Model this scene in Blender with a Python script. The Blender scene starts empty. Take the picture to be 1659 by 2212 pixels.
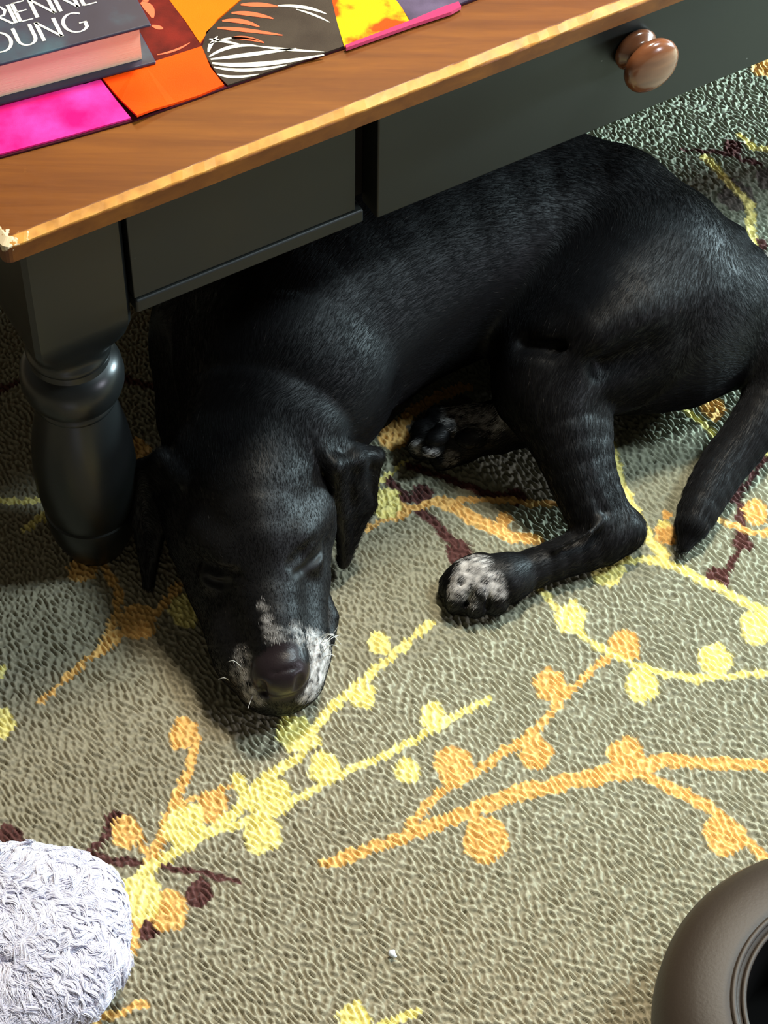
import bpy, math, random
import numpy as np
rng = np.random.default_rng(7)
random.seed(7)
sc = bpy.context.scene
COL = sc.collection

# ---------------------------------------------------------------- camera
W, Hh = 1659.0, 2212.0
F, TH, RHO, CAMH = 5059.26, math.radians(52.077), math.radians(-1.152), 1.5308
R0 = np.array([1, 0, 0.]); FW = np.array([0, math.cos(TH), -math.sin(TH)]); U0 = np.array([0, math.sin(TH), math.cos(TH)])
RT = math.cos(RHO) * R0 - math.sin(RHO) * U0
UP = math.sin(RHO) * R0 + math.cos(RHO) * U0
CAM = np.array([0, 0, CAMH])
cd = bpy.data.cameras.new('camera'); cam = bpy.data.objects.new('camera', cd); COL.objects.link(cam)
from mathutils import Matrix, Vector
cam.matrix_world = Matrix(((RT[0], UP[0], -FW[0], 0), (RT[1], UP[1], -FW[1], 0), (RT[2], UP[2], -FW[2], CAMH), (0, 0, 0, 1)))
cd.sensor_fit = 'VERTICAL'; cd.sensor_height = 24.0; cd.lens = 24.0 * F / Hh
cd.clip_start = 0.05
sc.camera = cam

# ---------------------------------------------------------------- world, lights, exposure
wd = bpy.data.worlds.new('world'); sc.world = wd; wd.use_nodes = True
wd.node_tree.nodes['Background'].inputs[0].default_value = (0.80, 0.88, 1.0, 1)
wd.node_tree.nodes['Background'].inputs[1].default_value = 0.05
def area(name, loc, target, size, power, col, sy=None):
    l = bpy.data.lights.new(name, 'AREA'); l.energy = power; l.color = col; l.size = size
    if sy: l.shape = 'RECTANGLE'; l.size_y = sy
    o = bpy.data.objects.new(name, l); COL.objects.link(o); o.location = loc
    o.rotation_euler = (Vector(target) - Vector(loc)).to_track_quat('-Z', 'Y').to_euler()
    return o
TG = (0.0, 1.2, 0.1)
area('ceiling_light', (0.40, 1.80, 2.0), (0.05, 1.2, 0), 0.26, 41, (1.0, 0.91, 0.74))
area('daylight_right', (1.40, 1.35, 2.15), (0.05, 1.2, 0), 0.40, 40, (0.76, 0.93, 1.0))
area('window_light', (2.3, 0.3, 0.85), TG, 0.30, 15, (0.86, 0.86, 1.0), 0.5)
area('low_rug_fill', (1.25, 1.80, 0.42), (0.35, 1.7, 0.0), 0.16, 36, (0.70, 0.93, 1.0))  # unseen low fill, added to brighten the rug under the table
area('lamp_far', (-0.15, 3.1, 2.2), (-0.1, 1.4, 0.4), 0.5, 9, (1.0, 0.70, 0.32))
area('window_far', (1.25, 3.5, 2.3), (0.3, 1.6, 0.4), 0.8, 12, (0.95, 0.74, 0.95))
sc.view_settings.view_transform = 'Standard'; sc.view_settings.look = 'None'
sc.view_settings.gamma = 1.0; sc.view_settings.use_curve_mapping = False
sc.view_settings.exposure = 0.35

# ---------------------------------------------------------------- helpers
def at(u, v, z=0.0):
    r = RT * (u - W / 2) / F + UP * (Hh / 2 - v) / F + FW
    t = (z - CAMH) / r[2]
    return CAM + t * r
def srgb(r, g, b):
    f = lambda c: (c / 255) / 12.92 if c <= 10 else ((c / 255 + 0.055) / 1.055) ** 2.4
    return (f(r), f(g), f(b))
def mesh_np(name, V, Q, mat=None, parent=None, smooth=True, cols=None, attr=None):
    V = np.asarray(V, np.float32); me = bpy.data.meshes.new(name)
    Q = np.asarray(Q, np.int32); n = Q.shape[1]
    me.vertices.add(len(V)); me.vertices.foreach_set('co', V.ravel())
    me.loops.add(Q.size); me.loops.foreach_set('vertex_index', Q.ravel())
    me.polygons.add(len(Q)); me.polygons.foreach_set('loop_start', np.arange(0, Q.size, n, dtype=np.int32))
    me.polygons.foreach_set('loop_total', np.full(len(Q), n, np.int32))
    me.polygons.foreach_set('use_smooth', np.full(len(Q), smooth))
    me.update(calc_edges=True)
    if cols is not None:
        a = me.color_attributes.new('col', 'FLOAT_COLOR', 'POINT')
        a.data.foreach_set('color', np.hstack([cols, np.ones((len(cols), 1))]).astype(np.float32).ravel())
    if attr:
        for k, arr in attr.items():
            a = me.attributes.new(k, 'FLOAT', 'POINT'); a.data.foreach_set('value', arr.astype(np.float32))
    return link(name, me, mat, parent)
def link(name, me, mat=None, parent=None):
    o = bpy.data.objects.new(name, me); COL.objects.link(o)
    if mat: me.materials.append(mat)
    if parent: o.parent = parent
    return o
def mesh_py(name, V, Fs, mat=None, parent=None, smooth=False):
    me = bpy.data.meshes.new(name); me.from_pydata([tuple(map(float, v)) for v in V], [], Fs); me.update()
    import bmesh
    bm = bmesh.new(); bm.from_mesh(me); bmesh.ops.recalc_face_normals(bm, faces=bm.faces); bm.to_mesh(me); bm.free()
    if smooth: me.polygons.foreach_set('use_smooth', [True] * len(me.polygons))
    return link(name, me, mat, parent)
def bevel(o, w, seg=3):
    m = o.modifiers.new('bevel', 'BEVEL'); m.width = w; m.segments = seg; m.limit_method = 'ANGLE'
    o.data.polygons.foreach_set('use_smooth', [True] * len(o.data.polygons))
    m.harden_normals = True
    return o
def thing(name, label, cat, group=None, loc=(0, 0, 0)):
    o = bpy.data.objects.new(name, None); COL.objects.link(o); o['label'] = label; o['category'] = cat
    if group: o['group'] = group
    o.empty_display_size = 0.05
    return o
def tag(o, label, cat): o['label'] = label; o['category'] = cat; return o
def mat(name, col, rough=0.5, spec=0.5, coat=0.0, build=None, sheen=0.0):
    m = bpy.data.materials.new(name); m.use_nodes = True
    nt = m.node_tree; b = nt.nodes['Principled BSDF']
    b.inputs['Base Color'].default_value = (*col, 1); b.inputs['Roughness'].default_value = rough
    b.inputs['Specular IOR Level'].default_value = spec; b.inputs['Coat Weight'].default_value = coat
    b.inputs['Sheen Weight'].default_value = sheen
    if build: build(nt, b)
    return m
def N(nt, t, **kw):
    n = nt.nodes.new(t)
    for k, v in kw.items():
        if k in n.inputs: n.inputs[k].default_value = v
        else: setattr(n, k, v)
    return n
def bump(nt, b, scale, strength, dist=0.001, stretch=None, detail=4):
    tc = N(nt, 'ShaderNodeTexCoord'); mp = N(nt, 'ShaderNodeMapping')
    if stretch: mp.inputs['Scale'].default_value = stretch
    nz = N(nt, 'ShaderNodeTexNoise', Scale=scale, Detail=detail); bp = N(nt, 'ShaderNodeBump', Strength=strength, Distance=dist)
    nt.links.new(tc.outputs['Object'], mp.inputs[0]); nt.links.new(mp.outputs[0], nz.inputs['Vector'])
    nt.links.new(nz.outputs['Fac'], bp.inputs['Height']); nt.links.new(bp.outputs[0], b.inputs['Normal'])
    return nz
def ramp(nt, src, stops):
    r = N(nt, 'ShaderNodeValToRGB'); cr = r.color_ramp
    while len(cr.elements) < len(stops): cr.elements.new(0.5)
    for e, (p, c) in zip(cr.elements, stops): e.position = p; e.color = (*c, 1)
    nt.links.new(src, r.inputs[0]); return r

# table frame
PHI = math.radians(31.197)
LV = np.array([math.cos(PHI), math.sin(PHI), 0]); NV = np.array([math.sin(PHI), -math.cos(PHI), 0]); ZV = np.array([0, 0, 1.])
AX = np.array([-0.2352, 1.1537, 0]); LW = 0.0761
FO = AX @ NV + LW / 2           # plane of the leg's front face
LA = AX @ LV
ZT = 0.42
def T(l, n, z):                 # table coordinates: along, out of the front face, up
    return LV * (LA + l) + NV * (FO + n) + ZV * z
def tbox(l0, l1, n0, n1, z0, z1):
    V = [T(l, n, z) for l in (l0, l1) for n in (n0, n1) for z in (z0, z1)]
    return V, [(0, 1, 3, 2), (4, 6, 7, 5), (0, 4, 5, 1), (2, 3, 7, 6), (0, 2, 6, 4), (1, 5, 7, 3)]
def smoothnoise2(shape, sig, seed):
    g = np.random.default_rng(seed).normal(size=shape)
    fx = np.fft.fftfreq(shape[0])[:, None]; fy = np.fft.fftfreq(shape[1])[None]
    k = np.exp(-2 * (math.pi ** 2) * (fx ** 2 + fy ** 2) * sig ** 2)
    o = np.fft.ifft2(np.fft.fft2(g) * k).real
    return o / o.std()

# ---------------------------------------------------------------- floor and rug
def floor_nodes(nt, b):
    nz = bump(nt, b, 6, 0.2, stretch=(1, 12, 1)); r = ramp(nt, nz.outputs['Fac'], [(0.3, (0.10, 0.05, 0.025)), (0.7, (0.2, 0.11, 0.06))])
    nt.links.new(r.outputs[0], b.inputs['Base Color'])
fl = mesh_py('floor', [(-3, -1.5, -.012), (3, -1.5, -.012), (3, 4, -.012), (-3, 4, -.012), (-3, -1.5, -.05), (3, -1.5, -.05), (3, 4, -.05), (-3, 4, -.05)],
             [(0, 1, 2, 3), (7, 6, 5, 4), (0, 4, 5, 1), (1, 5, 6, 2), (2, 6, 7, 3), (3, 7, 4, 0)], mat('floor_boards', (0.15, 0.08, 0.04), 0.4, build=floor_nodes))
fl['kind'] = 'structure'

shell = mat('room_paint', (0.24, 0.22, 0.18), 0.9, 0.2, build=lambda nt, b: bump(nt, b, 60, 0.1))
def room(name, x0, x1, y0, y1, z0, z1):
    V = [(x, y, z) for x in (x0, x1) for y in (y0, y1) for z in (z0, z1)]
    o = mesh_py(name, V, [(0, 1, 3, 2), (4, 6, 7, 5), (0, 4, 5, 1), (2, 3, 7, 6), (0, 2, 6, 4), (1, 5, 7, 3)], shell); o['kind'] = 'structure'
room('wall_left', -3.05, -3, -1.5, 4, -.012, 2.6); room('wall_right', 3, 3.05, -1.5, 4, -.012, 2.6)
room('wall_back', -3, 3, 4, 4.05, -.012, 2.6); room('wall_front', -3, 3, -1.55, -1.5, -.012, 2.6); room('ceiling', -3, 3, -1.5, 4, 2.6, 2.65)

CB = np.array(srgb(156, 152, 126)); CT = np.array(srgb(132, 142, 126)); CG = np.array(srgb(140, 131, 113))
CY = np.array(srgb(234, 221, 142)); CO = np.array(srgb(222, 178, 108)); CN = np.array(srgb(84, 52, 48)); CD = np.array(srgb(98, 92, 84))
strokes = [
 ('Y', 11, 7, [(265,1925),(330,1870),(430,1805),(530,1772),(640,1722),(760,1660),(880,1605),(960,1557),(1055,1508)]),
 ('Y', 11, 8, [(330,1868),(440,1800),(520,1740),(560,1690),(650,1630),(700,1540),(800,1455),(870,1395),(928,1345)]),
 ('Y', 8, 8, [(1165,1270),(1215,1320),(1265,1375),(1340,1420),(1420,1450),(1510,1465),(1600,1455),(1720,1450)]),
 ('Y', 9, 10, [(1290,1208),(1400,1205),(1470,1225),(1540,1262),(1610,1300),(1720,1345)]),
 ('Y', 13, 13, [(1315,960),(1335,1030),(1370,1100),(1400,1160),(1430,1195)]),
 ('O', 9, 8, [(760,1150),(860,1108),(950,1080),(1020,1076),(1220,1088)]),
 ('O', 18, 12, [(960,1082),(1040,1130),(1110,1158),(1160,1165)]),
 ('O', 8, 9, [(1520,1105),(1620,1148),(1720,1150)]),
 ('B', 8, 8, [(1655,980),(1615,1040),(1595,1062),(1600,1115),(1602,1165),(1578,1225),(1555,1255)]),
 ('Y', 8, 8, [(1470,870),(1540,935)]), ('Y', 8, 8, [(1600,940),(1700,1000)]),
 ('B', 12, 10, [(900,1098),(940,1130),(985,1180),(1020,1205)]),
 ('B', 12, 12, [(835,1035),(880,1075),(912,1070)]),
 ('B', 10, 7, [(885,1005),(960,1030),(1050,1062),(1120,1080)]),
 ('Y', 8, 5, [(800,1050),(875,995)]),
 ('O', 9, 10, [(1315,1415),(1230,1490),(1150,1580),(1050,1650),(940,1720),(880,1785)]),
 ('O', 12, 20, [(705,1865),(800,1832),(900,1797),(1000,1757),(1120,1712),(1250,1682),(1350,1665)]),
 ('O', 15, 13, [(1350,1655),(1440,1640),(1560,1648),(1720,1650)]),
 ('O', 14, 10, [(1370,1662),(1440,1695),(1530,1742),(1600,1800),(1700,1900)]),
 ('O', 7, 12, [(85,1515),(180,1430),(240,1385),(300,1342),(345,1310),(385,1265)]),
 ('O', 11, 9, [(225,1395),(252,1330),(255,1280),(225,1225)]),
 ('O', 5, 12, [(425,1590),(418,1620),(400,1680),(360,1770),(325,1865)]),
 ('O', 7, 6, [(355,1755),(420,1722),(520,1688)]), ('O', 5, 5, [(300,1805),(325,1862)]),
 ('Y', 13, 10, [(515,1680),(545,1745)]),
 ('O', 13, 9, [(300,1950),(280,2050),(240,2110),(205,2160),(205,2230)]), ('O', 8, 9, [(160,2190),(250,2190),(310,2165)]),
 ('B', 9, 6, [(150,1835),(260,1862),(370,1870),(450,1890),(515,1902)]), ('B', 8, 8, [(170,1860),(215,1815),(245,1775)]),
 ('Y', 9, 7, [(-60,1085),(0,1080),(92,1077)]), ('Y', 6, 11, [(50,1145),(105,1105)]),
 ('Y', 8, 7, [(800,2225),(905,2178)]),
 ('B', 6, 7, [(1470,322),(1560,327),(1640,355)]), ('Y', 9, 11, [(1520,335),(1580,398),(1620,440),(1625,540)]), ('Y', 9, 9, [(1598,290),(1630,318),(1700,328)]),
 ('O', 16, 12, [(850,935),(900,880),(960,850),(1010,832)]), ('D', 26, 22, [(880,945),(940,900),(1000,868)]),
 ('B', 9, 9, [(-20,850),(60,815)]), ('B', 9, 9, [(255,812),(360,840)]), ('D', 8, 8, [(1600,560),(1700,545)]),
 ('Y', 9, 8, [(1620,690),(1625,745)]),
]
blobs = [('Y',1315,1228,37),('Y',1235,1332,37),('Y',1385,1480,36),('Y',1545,1422,37),('Y',1635,1355,38),('Y',820,1388,26),('Y',785,1503,28),
 ('Y',635,1580,38),('Y',675,1600,18),('Y',700,1655,33),('Y',935,1540,27),('Y',877,1665,28),('Y',568,1800,40),('Y',590,1722,38),('Y',400,1787,46),('Y',300,1937,46),
 ('O',1350,1388,35),('O',1190,1475,38),('O',1158,1622,36),('O',980,1652,42),('O',1050,1812,47),('O',1355,1628,40),('O',1565,1802,41),('O',458,1735,34),
 ('B',252,1778,28),('O',272,1797,32),('O',362,1965,40),('O',178,1230,31),('O',298,1342,40),('O',398,1582,31),('B',430,1930,29),('B',322,1996,27),('B',272,1995,26),('B',15,1828,40),
 ('Y',-2,1560,30),('Y',765,2200,32),('Y',402,1315,38),('Y',835,1085,36),('O',862,1100,26),('B',992,1195,30),('B',912,1068,26),('B',1115,1072,24),
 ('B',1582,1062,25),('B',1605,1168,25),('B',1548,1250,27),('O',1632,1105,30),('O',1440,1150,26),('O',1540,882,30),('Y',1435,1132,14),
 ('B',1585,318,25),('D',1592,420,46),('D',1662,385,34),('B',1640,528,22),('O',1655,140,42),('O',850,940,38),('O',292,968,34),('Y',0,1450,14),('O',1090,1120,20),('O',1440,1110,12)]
def axis_grid(lo, hi, flo, fhi, st):
    a = list(np.arange(flo, fhi, st)); s = st; x = flo
    pre = []
    while x > lo: s *= 1.12; x -= s; pre.append(x)
    s = st; x = a[-1]; post = []
    while x < hi: s *= 1.12; x += s; post.append(x)
    return np.array(pre[::-1] + a + post), len(pre)
ST = 0.0009
gx, px0 = axis_grid(-1.3, 1.5, -0.345, 0.362, ST); gy, py0 = axis_grid(-0.3, 2.9, 0.712, 1.785, ST)
NX, NY = len(gx), len(gy)
X, Y = np.meshgrid(gx, gy, indexing='ij')
# pile: tufts lying in crinkled rows
g = np.random.default_rng(3).normal(size=(NX, NY))
fx = np.fft.fftfreq(NX)[:, None] / ST; fy = np.fft.fftfreq(NY)[None] / ST
G = np.fft.fft2(g)
def band(theta, f0, bw, aniso):
    c_, s_ = math.cos(theta), math.sin(theta)
    a = fx * c_ + fy * s_; b_ = (-fx * s_ + fy * c_) * aniso
    rr = np.sqrt(a * a + b_ * b_)
    o = np.fft.ifft2(G * np.exp(-((rr - f0) / bw) ** 2)).real
    return o / o.std()
n1 = band(math.radians(42), 275, 85, 2.7); n2 = band(math.radians(20), 265, 100, 1.5)
mixw = 1 / (1 + np.exp(-(smoothnoise2((NX, NY), 60, 9) * 1.0 + (X + 0.15) * 6 - (Y - 1.25) * 6)))
tuft = n1 * mixw + n2 * (1 - mixw); tuft /= tuft.std()
fine = (np.abs(X) < 0.45) & (Y > 0.7) & (Y < 1.9)
hgt = np.tanh(tuft * 1.2) * 0.00175 + smoothnoise2((NX, NY), 1.0, 5) * 0.00018 - 0.0016
hgt += smoothnoise2((NX, NY), 45, 8) * 0.0006
hgt *= np.clip(1.6 * ST / np.gradient(gx), 0, 1)[:, None] * np.clip(1.6 * ST / np.gradient(gy), 0, 1)[None]
# project every grid point to picture space only to look up the woven drawing once, on the floor plane
def to_floor(pts): return np.array([at(u, v, 0)[:2] for u, v in pts])
wob = smoothnoise2((NX, NY), 2.2, 21) * 0.0009 + tuft * 0.0008
wob2 = smoothnoise2((NX, NY), 2.4, 22) * 0.0010
Xw = X + wob; Yw = Y + wob2
low = smoothnoise2((NX, NY), 140, 30)[..., None]
tealw = np.clip((X * 0.9 + (Y - 1.15) * 1.0) * 1.6 + 0.35 + low[..., 0] * 0.1, 0, 1)[..., None]  # cool daylight toward the far right, painted into the rug's base colour
base = CG * (1 - tealw) + CT * tealw
base = base * (1 - 0.35) + (CB * 0.35)
C = base * (1 + 0.05 * low)
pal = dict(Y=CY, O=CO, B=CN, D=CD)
def paint(mask, c, sl):
    m = mask[..., None]; C[sl] = C[sl] * (1 - m) + c * m
order = {'D': 0, 'B': 1, 'O': 2, 'Y': 3}
def seg_region(P, pad):
    i0, i1 = np.searchsorted(gx, [P[:, 0].min() - pad, P[:, 0].max() + pad]); j0, j1 = np.searchsorted(gy, [P[:, 1].min() - pad, P[:, 1].max() + pad])
    return slice(max(i0 - 1, 0), i1 + 1), slice(max(j0 - 1, 0), j1 + 1)
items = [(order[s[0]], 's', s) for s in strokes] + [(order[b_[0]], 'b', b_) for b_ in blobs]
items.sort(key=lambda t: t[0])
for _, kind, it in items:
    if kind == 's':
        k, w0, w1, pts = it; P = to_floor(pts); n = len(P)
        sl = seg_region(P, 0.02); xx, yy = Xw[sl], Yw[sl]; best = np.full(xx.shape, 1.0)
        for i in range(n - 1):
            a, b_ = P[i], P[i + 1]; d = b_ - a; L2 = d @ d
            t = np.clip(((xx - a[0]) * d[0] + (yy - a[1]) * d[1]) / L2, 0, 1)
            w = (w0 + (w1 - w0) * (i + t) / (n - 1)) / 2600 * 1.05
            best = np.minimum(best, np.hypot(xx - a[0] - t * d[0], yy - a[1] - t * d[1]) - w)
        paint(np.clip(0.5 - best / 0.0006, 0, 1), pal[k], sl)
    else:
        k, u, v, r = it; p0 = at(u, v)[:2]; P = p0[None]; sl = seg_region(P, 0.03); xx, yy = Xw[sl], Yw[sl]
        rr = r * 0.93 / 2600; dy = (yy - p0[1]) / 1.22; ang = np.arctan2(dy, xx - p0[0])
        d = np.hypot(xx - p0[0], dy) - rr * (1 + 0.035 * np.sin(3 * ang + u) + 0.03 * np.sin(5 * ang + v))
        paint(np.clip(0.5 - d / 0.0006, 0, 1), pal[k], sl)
C *= (1 + 0.07 * np.clip(tuft, -2, 2) + 0.04 * rng.normal(size=(NX, NY)))[..., None]  # hollows between tufts darkened: pile shade put into the colour, plus random yarn tone
C = np.clip(C, 0, 1)
def grid_faces(nx, ny):
    i, j = np.meshgrid(np.arange(nx - 1), np.arange(ny - 1), indexing='ij'); a = (i * ny + j).ravel()
    return np.stack([a, a + ny, a + ny + 1, a + 1], 1)
def rug_nodes(nt, b):
    a = N(nt, 'ShaderNodeVertexColor', layer_name='col'); nt.links.new(a.outputs[0], b.inputs['Base Color'])
    bump(nt, b, 900, 0.35, 0.0006, detail=2)
rugm = mat('rug_wool', (0.3, 0.3, 0.2), 0.95, 0.12, build=rug_nodes, sheen=0.15)
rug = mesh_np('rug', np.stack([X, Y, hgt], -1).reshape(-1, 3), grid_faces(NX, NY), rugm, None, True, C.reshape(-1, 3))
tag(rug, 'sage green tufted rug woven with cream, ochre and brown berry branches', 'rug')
print('rug verts', NX * NY)

# ---------------------------------------------------------------- coffee table
def speckle(nt, b, base, speck, scale=90, thr=0.06):
    tc = N(nt, 'ShaderNodeTexCoord'); vo = N(nt, 'ShaderNodeTexVoronoi', Scale=scale)
    nz = N(nt, 'ShaderNodeTexNoise', Scale=14.0, Detail=3)
    nt.links.new(tc.outputs['Object'], vo.inputs['Vector']); nt.links.new(tc.outputs['Object'], nz.inputs['Vector'])
    sp = N(nt, 'ShaderNodeSeparateColor'); nt.links.new(vo.outputs['Color'], sp.inputs[0])
    lt = N(nt, 'ShaderNodeMath', operation='LESS_THAN'); lt.inputs[1].default_value = thr; nt.links.new(vo.outputs['Distance'], lt.inputs[0])
    g2 = N(nt, 'ShaderNodeMath', operation='GREATER_THAN'); g2.inputs[1].default_value = 0.965; nt.links.new(sp.outputs[0], g2.inputs[0])
    mu = N(nt, 'ShaderNodeMath', operation='MULTIPLY'); nt.links.new(lt.outputs[0], mu.inputs[0]); nt.links.new(g2.outputs[0], mu.inputs[1])
    mx = N(nt, 'ShaderNodeMix', data_type='RGBA'); mx.inputs[6].default_value = (*base, 1); mx.inputs[7].default_value = (*speck, 1)
    nt.links.new(mu.outputs[0], mx.inputs[0]); nt.links.new(mx.outputs[2], b.inputs['Base Color'])
    rr = N(nt, 'ShaderNodeMapRange'); rr.inputs['To Min'].default_value = 0.32; rr.inputs['To Max'].default_value = 0.5
    nt.links.new(nz.outputs['Fac'], rr.inputs[0]); nt.links.new(rr.outputs[0], b.inputs['Roughness'])
paint_m = mat('dark_green_paint', srgb(34, 37, 35), 0.4, 0.35, build=lambda nt, b: speckle(nt, b, srgb(24, 25, 23), srgb(100, 100, 96)))
gloss_m = mat('glossy_leg_paint', srgb(30, 33, 33), 0.32, 0.4, build=lambda nt, b: (speckle(nt, b, srgb(21, 23, 23), srgb(100, 105, 100)), nt.links.remove(b.inputs['Roughness'].links[0])))
gap_m = mat('drawer_gap', srgb(20, 15, 18), 0.7, 0.2)
def wood_nodes(nt, b):
    tc = N(nt, 'ShaderNodeTexCoord'); mp = N(nt, 'ShaderNodeMapping'); mp.inputs['Rotation'].default_value = (0, 0, -PHI); mp.inputs['Scale'].default_value = (2.2, 26, 26)
    nz = N(nt, 'ShaderNodeTexNoise', Scale=3.0, Detail=8, Roughness=0.62, Distortion=0.4)
    nt.links.new(tc.outputs['Object'], mp.inputs[0]); nt.links.new(mp.outputs[0], nz.inputs['Vector'])
    r = ramp(nt, nz.outputs['Fac'], [(0.25, srgb(88, 44, 10)), (0.5, srgb(106, 58, 15)), (0.75, srgb(124, 72, 20))])
    n2 = N(nt, 'ShaderNodeTexNoise', Scale=160.0, Detail=4); n3 = N(nt, 'ShaderNodeTexNoise', Scale=70.0, Detail=3)
    nt.links.new(tc.outputs['Object'], n2.inputs['Vector']); nt.links.new(tc.outputs['Object'], n3.inputs['Vector'])
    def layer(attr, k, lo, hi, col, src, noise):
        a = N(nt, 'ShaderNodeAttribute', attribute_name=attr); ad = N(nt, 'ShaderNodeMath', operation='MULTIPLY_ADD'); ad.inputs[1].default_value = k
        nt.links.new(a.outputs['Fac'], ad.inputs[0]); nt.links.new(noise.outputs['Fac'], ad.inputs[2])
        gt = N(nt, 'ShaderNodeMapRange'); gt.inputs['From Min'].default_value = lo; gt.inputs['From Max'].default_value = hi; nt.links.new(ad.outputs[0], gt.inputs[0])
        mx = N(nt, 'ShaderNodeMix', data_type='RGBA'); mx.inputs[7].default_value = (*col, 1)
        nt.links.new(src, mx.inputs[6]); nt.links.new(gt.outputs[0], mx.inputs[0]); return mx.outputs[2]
    o1 = layer('edge_highlight', 1.0, 0.75, 1.45, srgb(214, 150, 66), r.outputs[0], n3)  # edge highlight painted in as a lighter golden band on the chamfer
    o2 = layer('chip', 0.62, 0.98, 1.03, srgb(236, 214, 176), o1, n2)
    nt.links.new(o2, b.inputs['Base Color'])
    rr = N(nt, 'ShaderNodeMapRange'); rr.inputs['To Min'].default_value = 0.34; rr.inputs['To Max'].default_value = 0.5
    nt.links.new(n2.outputs['Fac'], rr.inputs[0]); nt.links.new(rr.outputs[0], b.inputs['Roughness'])
    bp = N(nt, 'ShaderNodeBump', Strength=0.12, Distance=0.001); nt.links.new(nz.outputs['Fac'], bp.inputs['Height']); nt.links.new(bp.outputs[0], b.inputs['Normal'])
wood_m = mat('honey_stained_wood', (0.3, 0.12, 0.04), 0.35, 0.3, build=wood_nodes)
knob_m = mat('knob_wood', srgb(150, 92, 58), 0.22, 0.5, coat=0.3, build=lambda nt, b: nt.links.new(ramp(nt, bump(nt, b, 30, 0.03, stretch=(1, 1, 5)).outputs['Fac'], [(0.3, srgb(98, 56, 34)), (0.7, srgb(122, 75, 47))]).outputs[0], b.inputs['Base Color']))

table = thing('coffee_table', 'dark painted farmhouse coffee table with honey wood top, turned legs and round drawer knob', 'table')
# tabletop: profile swept round the rectangle, front edge faceted
OV = 0.0147; TK = 0.0209; TL, TD = 1.15, 0.58
# left end of the top: the corner of the photograph
cornerp = at(4, 530, ZT); tl0 = cornerp @ LV - LA
l0, l1, n1_, n0_ = tl0, 0.918 - tl0, OV, OV - TD
prof = [(0.0072, 0.0), (0.0058, 0.0002), (0.0008, 0.0036), (0.0, 0.0058), (0.0, TK - 0.003), (0.003, TK)]  # inset, depth
rows = []
def rect(ins, seg=120):
    a, b_, c_, d_ = l0 + ins, l1 - ins, n0_ + ins, n1_ - ins; rad = max(0.006 - ins * 0.4, 0.002)
    P = []
    def arc(cx, cy, s):
        return [(cx + rad * math.cos(s + t * math.pi / 8), cy + rad * math.sin(s + t * math.pi / 8)) for t in range(5)]
    c1 = arc(b_ - rad, d_ - rad, 0); c2 = arc(a + rad, d_ - rad, math.pi / 2); c3 = arc(a + rad, c_ + rad, math.pi); c4 = arc(b_ - rad, c_ + rad, -math.pi / 2)
    mid = [(b_ - rad + (a + rad - b_ + rad) * t / seg, d_) for t in range(1, seg)]
    return c1 + mid + c2 + c3 + c4
V, edge_highlight, chip, Fs = [], [], [], []
rr_ = np.random.default_rng(4)
for ip, (ins, dep) in enumerate(prof):
    ring = rect(ins)
    for (l, n) in ring:
        jit = (rr_.normal() * 0.00035) if ip in (1, 2) and n > n1_ - 0.01 else 0
        V.append(T(l, n + jit, ZT - dep))
        dl = max(0, 1 - (l - l0) / 0.05)
        edge_highlight.append([0.0, 0.8, 0.85, 0.1, 0.0, 0.1][ip]); chip.append([.5, .72, .78, .5, .1, .3][ip] * (0.25 + 0.75 * dl) + (.25 * dl))
M_ = len(ring)
for i in range(len(prof) - 1):
    for j in range(M_):
        k = (j + 1) % M_; Fs.append((i * M_ + j, i * M_ + k, (i + 1) * M_ + k, (i + 1) * M_ + j))
ring = rect(0.016); o_ = len(V)
for (l, n) in ring: V.append(T(l, n, ZT)); edge_highlight.append(0); chip.append(0.55 * max(0, 1 - (l - l0) / 0.05))
for j in range(M_):
    k = (j + 1) % M_; Fs.append((o_ + j, o_ + k, k, j))
Fs.append(tuple(range(o_, o_ + M_))); Fs.append(tuple(range((len(prof) - 1) * M_, len(prof) * M_))[::-1])
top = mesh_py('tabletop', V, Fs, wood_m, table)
a_ = top.data.attributes.new('edge_highlight', 'FLOAT', 'POINT'); a_.data.foreach_set('value', edge_highlight)
a_ = top.data.attributes.new('chip', 'FLOAT', 'POINT'); a_.data.foreach_set('value', chip)
top['label'] = 'honey brown wooden top with a chipped, worn corner and a highlight painted along the edge'
# turned leg
def superring(hw, n, z, seg=64):
    P = []
    for i in range(seg):
        a = 2 * math.pi * (i + .5) / seg; c_, s_ = math.cos(a), math.sin(a)
        r = hw / ((abs(c_) ** n + abs(s_) ** n) ** (1 / n)); P.append((r * c_, r * s_, z))
    return P
LEG = [(0.000, .020, 2), (0.001, .0235, 2), (0.012, .0285, 2), (0.025, .0335, 2), (0.040, .0362, 2), (0.050, .0368, 2), (0.054, .0366, 2), (0.0552, .0352, 2), (0.0565, .0356, 2), (0.066, .0380, 2), (0.085, .0402, 2),
       (0.105, .0405, 2), (0.125, .0395, 2), (0.145, .0370, 2), (0.165, .0330, 2), (0.178, .0300, 2), (0.1815, .0292, 2), (0.1825, .0300, 2), (0.184, .0310, 2), (0.1865, .0312, 2), (0.1885, .0300, 2),
       (0.190, .0298, 2), (0.193, .0335, 2), (0.198, .0368, 2), (0.205, .0388, 2), (0.213, .0392, 2), (0.221, .0380, 2), (0.227, .0352, 2), (0.230, .0322, 2), (0.2315, .0305, 2), (0.237, .0300, 2), (0.2385, .0312, 2), (0.2415, .0318, 2), (0.244, .0312, 2), (0.246, .0300, 2.2),
       (0.250, .0292, 2.6), (0.256, .0305, 4), (0.263, .0325, 8), (0.272, .0355, 14), (0.282, .0378, 20), (0.290, .03805, 26), (0.32, .03805, 26), (ZT - TK, .03805, 26)]
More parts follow.
